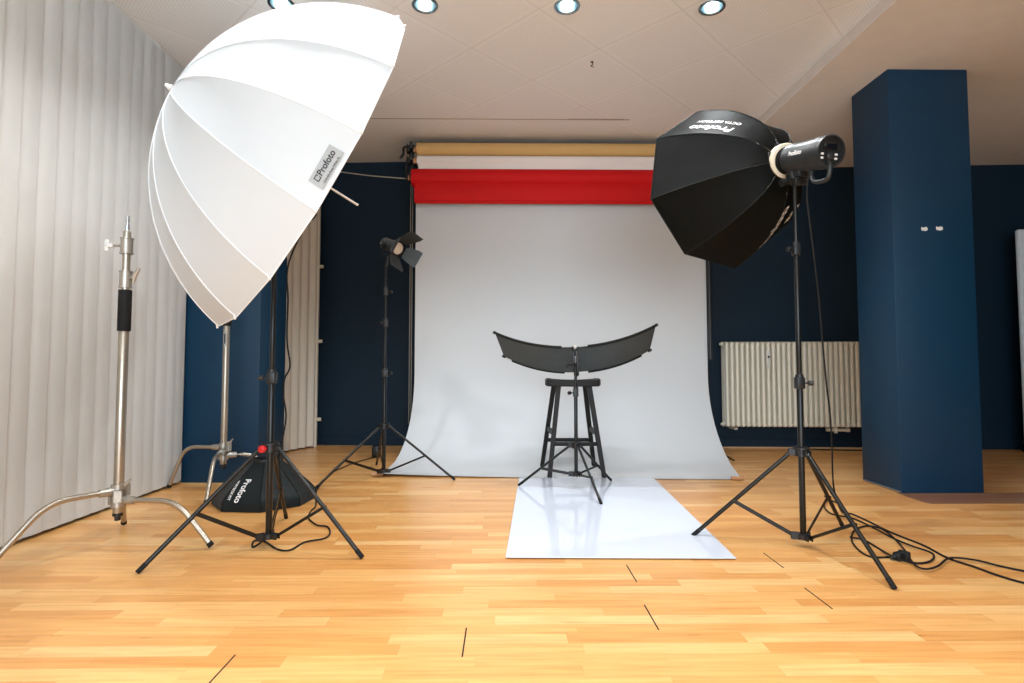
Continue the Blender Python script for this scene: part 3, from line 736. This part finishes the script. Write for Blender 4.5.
# floor-lying small softbox
sd = Dome((-1.50, 3.62, .262), (0, 0, -1), 8, [(0, .085), (.02, .10), (.06, .145), (.11, .205), (.155, .255), (.19, .287), (.205, .297), (.258, .300)], math.radians(28), 1, sag=.004, up=V((0, 1, 0)))
t = thing('folded_softbox', (-1.50, 3.62, 0), 'small black octagonal softbox lying face down on the floor behind the umbrella stand', 'softbox')
bm = sd.mesh(18, 4); bmesh.ops.solidify(bm, geom=bm.faces[:], thickness=.002); fab = obj('fabric', bm, mat('charcoal_softbox_nylon', (30, 40, 42), .55, spec=.4, var=.15, vscale=5, bump=.4, bscale=8, sheen=.15), t, ang=25)
bm = B()
for k in range(8): tube(bm, [sd.rib(i / 14, k, .001) for i in range(15)], .003, 6)
obj('seam_piping', bm, 'blackf', fab)
bm = B(); lathe(bm, (-1.50, 3.62, .255), (0, 0, 1), [(0, .06), (0, .088), (.014, .088), (.014, .06), (0, .06)], 28, cap=False); obj('mounting_ring', bm, 'blackp', t)
text_on(sd, .62, 3.62, 'Profoto', .052, 1, 'print_w', t, small='SOFTBOX KIT', dy=-1.05)
# ------------------------------------------------------------------ umbrella
UA = V((-1.455, 2.44, 2.055)); UN = V((.738, .542, -.402)); UR = .855; UD = .617
th = 2 * math.atan(UD / UR); RS = UR / math.sin(th)
UA.z += .008
ud = Dome(UA, UN, 16, [(RS * (1 - math.cos(th * i / 24)), max(.004, RS * math.sin(th * i / 24))) for i in range(25)], -.912, -1, sag=.018)
# rib angle convention: angle = phase - k*22.5 deg
t = thing('photo_umbrella', UC + V((0, 0, 1.85)), 'very large white photo umbrella tilted on the front left stand', 'umbrella')
can = obj('canopy', ud.mesh(26, 6), 'umb', t, ang=12)
bm = B()
for k in range(16): tube(bm, [ud.rib(i / 26, k, .0012) for i in range(27)], .0026, 6)
for k in range(16): tube(bm, [ud.rib(1, k, .001), ud.rib(1, k + 1, .001)], .003, 6)
obj('seam_piping', bm, 'seam', can)
for k in range(16):
    bm = B(); tube(bm, [ud.rib(i / 20, k, -.008) for i in range(21)], .0028, 6); tube(bm, [ud.rib(.985, k, -.008), ud.rib(1., k, .012)], .0045, 6); obj('rib', bm, 'fibre', t)
bm = B(); tube(bm, [UA - ud.n * .028, UA + ud.n * (UD + .31)], .0055, 10); obj('shaft', bm, 'fibre', t)
bm = B(); lathe(bm, UA - ud.n * .02, ud.n, [(-.012, .003), (-.01, .008), (0, .010), (.012, .014), (.016, .008)], 14); obj('tip', bm, 'fibre', t)
bm = B(); lathe(bm, UA + ud.n * .03, ud.n, [(0, .008), (0, .022), (.02, .022), (.02, .008)], 16); obj('rib_hub', bm, 'fibre', t)

# printed label near the rim, on the side facing the room
L_ = ud.acc[-1]; xx = -2.52; tx = .958
rimd = (ud.at(tx, xx + .3) - ud.at(tx, xx - .3)).normalized()
outn = (ud.at(tx, xx) - (ud.o + ud.n * ud.pr(tx)[0])).normalized()
axd = (ud.at(1., xx) - ud.at(.9, xx)).normalized(); outn = rimd.cross(axd).normalized() * (1 if rimd.cross(axd).dot(outn) > 0 else -1)
def lab(x, y, off):                                  # x along the rim (upwards), y away from the rim
    w = (ud.rib(tx, -3) - ud.rib(tx, -2)).length
    return ud.at(tx - y / L_, xx + x / w) + outn * off
upx = 1 if lab(.1, 0, 0).z > lab(-.1, 0, 0).z else -1
bm = B(); solid_sheet(bm, [[lab(upx * x, y, .005) for y in (-.03, 0, .03)] for x in (-.078, -.04, 0, .04, .078)], .001); pl = obj('label', bm, 'labelg', t)
bm = B(); fnl = lambda x, y: lab(upx * x, y, .0075)
add_text(bm, 'Profoto', .033, lambda x, y: fnl(x + .012, y + .006)); logo_mark(bm, .031, -.052, .006, fnl); add_text(bm, 'Umbrella Deep White XL', .0105, lambda x, y: fnl(x, y - .022)); obj('lettering', bm, 'print_k', pl, smooth=False)

# flash head inside the umbrella, aimed at its apex
k = (V((UC.x, UC.y, 0)) - V((UA.x, UA.y, 0))).dot(V((UN.x, UN.y, 0)).normalized()) / V((UN.x, UN.y, 0)).length
ax = UA + UN * k                                     # point of the shaft over the stand
hz = V((0, 0, -.085))
fh2, foot2 = flash_head(ax + hz - ud.n * .10, ax + hz + ud.n * .22, V((0, 0, 1)), 'black flash head inside the white umbrella on top of the front left stand')
bm = B(); tube(bm, [foot2, V((UC.x, UC.y, 1.80))], .012, 12); lathe(bm, (UC.x, UC.y, 1.755), (0, 0, 1), [(0, .013), (0, .02), (.06, .02), (.064, .012)], 14); obj('spigot_socket', bm, 'blackp', fh2)

# ------------------------------------------------------------------ cables
def cable(pts, r, label, name='power_cable', m='rubber'):
    bm = B(); tube(bm, smooth_path(pts, 6), r, 8); return tag(obj(name, bm, m, loc=pts[0]), label, 'cable')
cr = .0042
pts = [HB + V((-.075, .03, -.075))] + [aty(px, py, y) for px, py, y in ((807, 196, 2.56), (811, 232, 2.58), (818, 290, 2.62), (822, 335, 2.66), (826, 380, 2.72), (830, 414, 2.76), (832, 447, 2.80), (833, 480, 2.86), (836, 497, 2.92))]
fl = [(842, 512), (852, 514), (870, 522), (888, 531), (905, 538), (925, 546), (948, 558), (975, 567), (1000, 576), (1030, 584), (1075, 590)]
pts += [atz(px, py, .006) for px, py in fl]
cable(pts, cr, 'thin black cable hanging from the right flash head and running off right across the floor')
l2 = [(1075, 578), (1030, 572), (1000, 566), (975, 560), (950, 558), (938, 566), (925, 569), (914, 564), (906, 552), (896, 540), (882, 529), (866, 526), (854, 531), (852, 541), (860, 551), (872, 557), (890, 557)]
cb = cable([atz(px, py, .013 if 2 < i < 9 else .0055) for i, (px, py) in enumerate(l2)], cr, 'looped black cable with a plug lying on the floor right of the softbox stand')
p = atz(899, 556, .018); bm = B(); box(bm, p, (.05, .034, .036), rotz(.5), bev=.008); box(bm, p + V((.024, .0, .003)), (.02, .046, .04), rotz(.5), bev=.006); tube(bm, [p + V((-.045, -.01, -.006)), p + V((-.02, -.004, 0))], [.006, .012], 10)
obj('plug', bm, 'blackp', cb)
l3 = [(838, 503), (828, 500), (824, 506), (832, 514), (852, 518), (874, 528), (893, 538), (912, 546), (930, 552), (934, 557), (928, 562), (914, 563), (896, 558), (878, 548), (864, 540), (850, 537)]
cable([atz(px, py, .0145 if i % 5 == 2 else .006) for i, (px, py) in enumerate(l3)], cr, 'short black cable coil lying on the floor behind the right leg of the softbox stand')
pts = [ax + hz + ud.n * .20 + V((0, 0, -.06))] + [aty(px, py, y) for px, py, y in ((289, 262, 2.80), (288, 300, 2.78), (287, 340, 2.76), (290, 366, 2.76), (284.5, 379, 2.76), (283.5, 395, 2.78), (286, 416, 2.80), (283, 437, 2.80), (279, 460, 2.80), (281, 492, 2.82))] + [atz(275, 518, .02), atz(272, 530, .006)]
pts += [atz(px, py, .006) for px, py in ((262, 541), (253, 547), (254, 541), (264, 541), (277, 549), (290, 550), (305, 542), (324, 538.5), (330, 533), (327, 526.5), (317, 525), (308.5, 518), (311, 511), (316, 505), (317, 490), (330, 474), (345, 466.5), (360, 461), (373, 457.5))]
cb = cable(pts, cr, 'black cable hanging beside the umbrella stand and curling over the floor around its foot')
pa = atz(375, 458.5, 0) ; pa.y += .05
t = thing('power_adapter', pa, 'small black power adapter on the floor behind the lamp stand legs', 'adapter')
bm = B(); box(bm, pa + V((0, 0, .055)), (.075, .06, .11), bev=.012); obj('housing', bm, 'blackp', t)
bm = B(); tube(bm, [pa + V((.0, -.03, .02)), pa + V((-.01, -.055, .01))], .007, 8); tube(bm, [pa + V((.02, 0, .105)), pa + V((.025, 0, .13))], .009, 8); obj('cable_gland', bm, 'rubber', t)
# loose dark cord end behind the backdrop
p, q_ = atz(716, 451, .006), atz(734, 460.5, .006); bm = B(); tube(bm, smooth_path([p, (p + q_) / 2 + V((.01, 0, 0)), q_], 4), .006, 8)
tag(obj('loose_cord', bm, 'rubber', loc=p), 'short dark cord end on the floor between the backdrop and the radiator', 'cord')
pts = [atz(px, py, .006) for px, py in ((800, 448.6), (825, 449.6), (850, 450.2), (880, 450.6))]
bm = B(); tube(bm, smooth_path(pts, 4), .006, 8); tag(obj('floor_cord', bm, 'rubber', loc=pts[0]), 'thin dark cord on the floor along the wall below the radiator', 'cord')

# ------------------------------------------------------------------ barn-door lamp
LB = aty(385, 243.5, 4.36); LF = aty(400.5, 249.5, 4.225); d = (LF - LB).normalized()
LF = LB + d * .175
_, s, w = frame(d); s, w = d.cross(V((0, 0, 1))).normalized(), None; w = s.cross(d).normalized()
t = thing('barn_door_lamp', V((-.915, 4.345, 1.60)), 'small black spotlight with four open barn doors left of the backdrop', 'studio light')
bm = B(); lathe(bm, LB - d * .01, d, [(0, .035), (.012, .047), (.05, .05), (.054, .047), (.13, .047), (.135, .056), (.18, .058), (.185, .05)], 28); obj('body', bm, 'greyp', t)
bm = B(); lathe(bm, LF - d * .004, d, [(0, .046), (.006, .045), (.010, .03), (.012, .0)], 28); obj('lens', bm, 'lens', t)
bm = B(); box(bm, LB + d * .03 + s * .049, (.003, .026, .009), axes(s, d, w)); obj('side_label', bm, 'clear', t)
bm = B(); lathe(bm, LF + d * .004, d, [(0, .05), (0, .062), (.008, .062), (.008, .05), (0, .05)], 28, cap=False); obj('door_ring', bm, 'blackm', t)
for ang, l0, opening in ((PI / 2, .15, .62), (-PI / 2, .13, .70), (0, .125, .45), (PI, .125, .8)):
    ang += .35; rd = s * math.cos(ang) + w * math.sin(ang); tg = s * -math.sin(ang) + w * math.cos(ang)
    o = LF + d * .012 + rd * .060; dr = (d * math.cos(opening) + rd * math.sin(opening)).normalized()
    g = [[o + dr * (l0 * i / 4) + tg * (j * (.045 + .030 * i / 4 - (.012 if i == 4 else 0))) for j in (-1, 0, 1)] for i in range(5)]
    bm = B(); solid_sheet(bm, g, .003); tube(bm, [o - tg * .04, o + tg * .04], .005, 8); obj('barn_door', bm, 'greyp', t, ang=60)
bm = B(); yo = LB + d * .075
for sg in (-1, 1): box(bm, yo + s * (sg * .056) - w * .035, (.005, .022, .085), axes(s, d, w), bev=.001)
box(bm, yo - w * .077, (.118, .022, .005), axes(s, d, w)); tube(bm, [yo - w * .077, V((-.915, 4.345, 1.60))], .012, 10)
for sg in (-1, 1): tube(bm, [yo + s * sg * .05, yo + s * sg * .075], [.012, .015], 10)
obj('yoke', bm, 'blackp', t)

# ------------------------------------------------------------------ curved reflector in front of the stool
RC = V((.483, RCY, .882)); ROLL = math.radians(2.3)
t = thing('curved_reflector', RC, 'black backed curved tray reflector spread like a bow in front of the stool', 'reflector')
wv = V((0, -.30, .195)).normalized(); nn = V((0, .195, .30)).normalized(); RL = 1.02; half = .565; hw = .158
def rf(a, b, off=0.):                                 # a: arc length from the middle, b: -1 low far edge .. 1 high near edge
    an = a / RL; x = RL * math.sin(an) * (.985 + .02 * b); k = RL * (1 - math.cos(an)) + off
    taper = 1 - .06 * (abs(a) / half) ** 2
    p = V((x, 0, 0)) + wv * (b * hw * taper) + nn * k
    c_, s_ = math.cos(ROLL), math.sin(ROLL)
    return RC + rotz(math.radians(-8)) @ V((p.x * c_ - p.z * s_, p.y, p.x * s_ + p.z * c_))
for sg in (-1, 1):
    bm = B(); solid_sheet(bm, [[rf(sg * (.012 + (half - .012) * i / 14), b / 4 * .95) for b in range(-4, 5)] for i in range(15)], .003); pn = obj('fabric_panel', bm, 'reflf', t)
    bm = B(); solid_sheet(bm, [[rf(sg * (.04 + (half - .05) * i / 14), b / 4 * .9, .004) for b in range(-4, 5)] for i in range(15)], -.001); obj('silver_lining', bm, 'silver', pn)
    for b in (-1, 1):
        bm = B(); tube(bm, [rf(sg * (.085 + (half + .008 - .085) * i / 14), b) for i in range(15)], .0095, 10); obj('sleeve_edge', bm, 'blackf', t)
        bm = B(); tube(bm, [rf(sg * .0, b, -.004), rf(sg * .04, b, -.006), rf(sg * .085, b, -.006)], .0065, 8); obj('rod', bm, 'clear' if b < 0 else 'blackm', t)
        bm = B(); lathe(bm, rf(sg * (half + .002), b), rf(sg * (half + .01), b) - rf(sg * half, b), [(0, .010), (.012, .012), (.018, .008)], 10); obj('end_cap', bm, 'blackp', t)
    bm = B(); tube(bm, [rf(sg * half, b / 3) for b in range(-3, 4)], .004, 8); obj('end_bar', bm, 'blackm', t)
    bm = B(); tube(bm, [rf(sg * (half - .065), -.94, -.010), rf(sg * (half - .012), -.94, -.010)], .006, 8); obj('edge_tab', bm, 'clear', t)
bm = B(); tube(bm, [rf(0, b / 3, -.006) for b in range(-3, 4)], .011, 10)
for b in (-1, 1): lathe(bm, rf(0, b, -.012) - V((0, 0, .016)), (0, 0, 1), [(0, .012), (.004, .018), (.028, .018), (.034, .011)], 12)
obj('centre_clamp', bm, 'blackp', t)
bm = B(); tube(bm, [rf(0, -.45, -.021), rf(0, .55, -.021)], .0045, 8); lathe(bm, rf(0, 1, -.02), -wv * -1, [(0, .008), (.02, .010), (.032, .014), (.042, .012)], 10); obj('lock_screw', bm, 'steel', t)
bm = B(); tube(bm, [V((.483, RCY, .86)), RC - nn * .02, rf(0, -.3, -.006)], .012, 10)
tube(bm, [V((.483, RCY - .015, .845)), V((.43, RCY - .03, .852)), V((.415, RCY - .03, .832))], .0085, 8); obj('tilt_bracket', bm, 'blackp', t)

# ------------------------------------------------------------------ ceiling downlights
def downlight(x, y, label):
    t = thing('downlight', (x, y, Z1), label, 'ceiling light', 'round recessed ceiling downlights')
    bm = B(); lathe(bm, (x, y, Z1 - .003), (0, 0, 1), [(0, .062), (-.003, .065), (-.003, .077), (.0025, .080), (.0025, .062)], 36, cap=False); obj('trim_ring', bm, 'canring', t)
    bm = B(); lathe(bm, (x, y, Z1), (0, 0, 1), [(0, .0625), (.03, .060), (.055, .052), (.085, .050), (.085, .0)], 32, cap=False); obj('can', bm, 'can', t)
    bm = B(); lathe(bm, (x, y, Z1 + .006), (0, 0, 1), [(0, .0), (.0, .024), (.006, .030), (.03, .036), (.05, .036), (.05, .0)], 24, cap=False); lb = obj('lamp', bm, 'glassb', t)
    l = bpy.data.lights.new('lamp_beam', 'SPOT'); l.energy = DLW; l.spot_size = math.radians(128); l.spot_blend = .7; l.shadow_soft_size = .035; l.color = (.93, .97, 1.)
    lo = bpy.data.objects.new('lamp_beam', l); COL.objects.link(lo); lo.location = (x, y, Z1 - .016)
DLW = 62
lb = {(-.482, 3.31): 'left one of the three lit ceiling downlights in view', (.372, 3.31): 'middle one of the three lit ceiling downlights in view', (1.249, 3.31): 'right one of the three lit ceiling downlights in view',
      (-1.34, 3.31): 'ceiling downlight right above the white umbrella'}
for x, y in DL:
    downlight(x, y, lb.get((x, y), 'ceiling downlight nearer the camera than the row in view'))
# bit of bent wire in a ceiling hole
p = atz(592, 62, Z1); bm = B(); tube(bm, smooth_path([p, p + V((.006, 0, -.02)), p + V((-.01, -.005, -.03)), p + V((.012, -.01, -.045))], 4), .0028, 6); lathe(bm, p, (0, 0, -1), [(0, .012), (.001, .010)], 12)
tag(obj('ceiling_wire', bm, 'rubber', loc=p), 'tiny dark bit of bent wire poking out of a ceiling tile', 'wire')

# ------------------------------------------------------------------ fill light added behind the camera, camera, view
def area(name, loc, rot, sx, sy, e, col):
    l = bpy.data.lights.new(name, 'AREA'); l.shape = 'RECTANGLE'; l.size = sx; l.size_y = sy; l.energy = e; l.color = col
    o = bpy.data.objects.new(name, l); COL.objects.link(o); o.location = loc; o.rotation_euler = rot; return o
area('front_fill', (-.3, YF - .15, 1.5), (math.radians(90), 0, 0), 4.4, 2.2, 300, (.72, .87, 1.))  # added area lamp that brightens the room from the unseen front
W = bpy.data.worlds.new('sky'); S.world = W; W.use_nodes = True
nt = W.node_tree; bg = nt.nodes['Background']; sk = nt.nodes.new('ShaderNodeTexSky'); sk.sky_type = 'HOSEK_WILKIE' if False else 'NISHITA'
sk.sun_disc = False; sk.sun_elevation = math.radians(35)
nt.links.new(sk.outputs[0], bg.inputs[0]); bg.inputs[1].default_value = .12

cam = bpy.data.cameras.new('camera'); cam.sensor_width = 36; cam.lens = F / 1024 * 36; cam.shift_y = -8 / 1024; cam.clip_start = .05; cam.clip_end = 60
co = bpy.data.objects.new('camera', cam); COL.objects.link(co)
co.matrix_world = Matrix.Translation(EYE) @ Matrix((RT, UP, -FW)).transposed().to_4x4()
S.camera = co
vs = S.view_settings; vs.view_transform = 'Standard'; vs.look = 'None'; vs.gamma = 1; vs.use_curve_mapping = False; vs.exposure = -.09
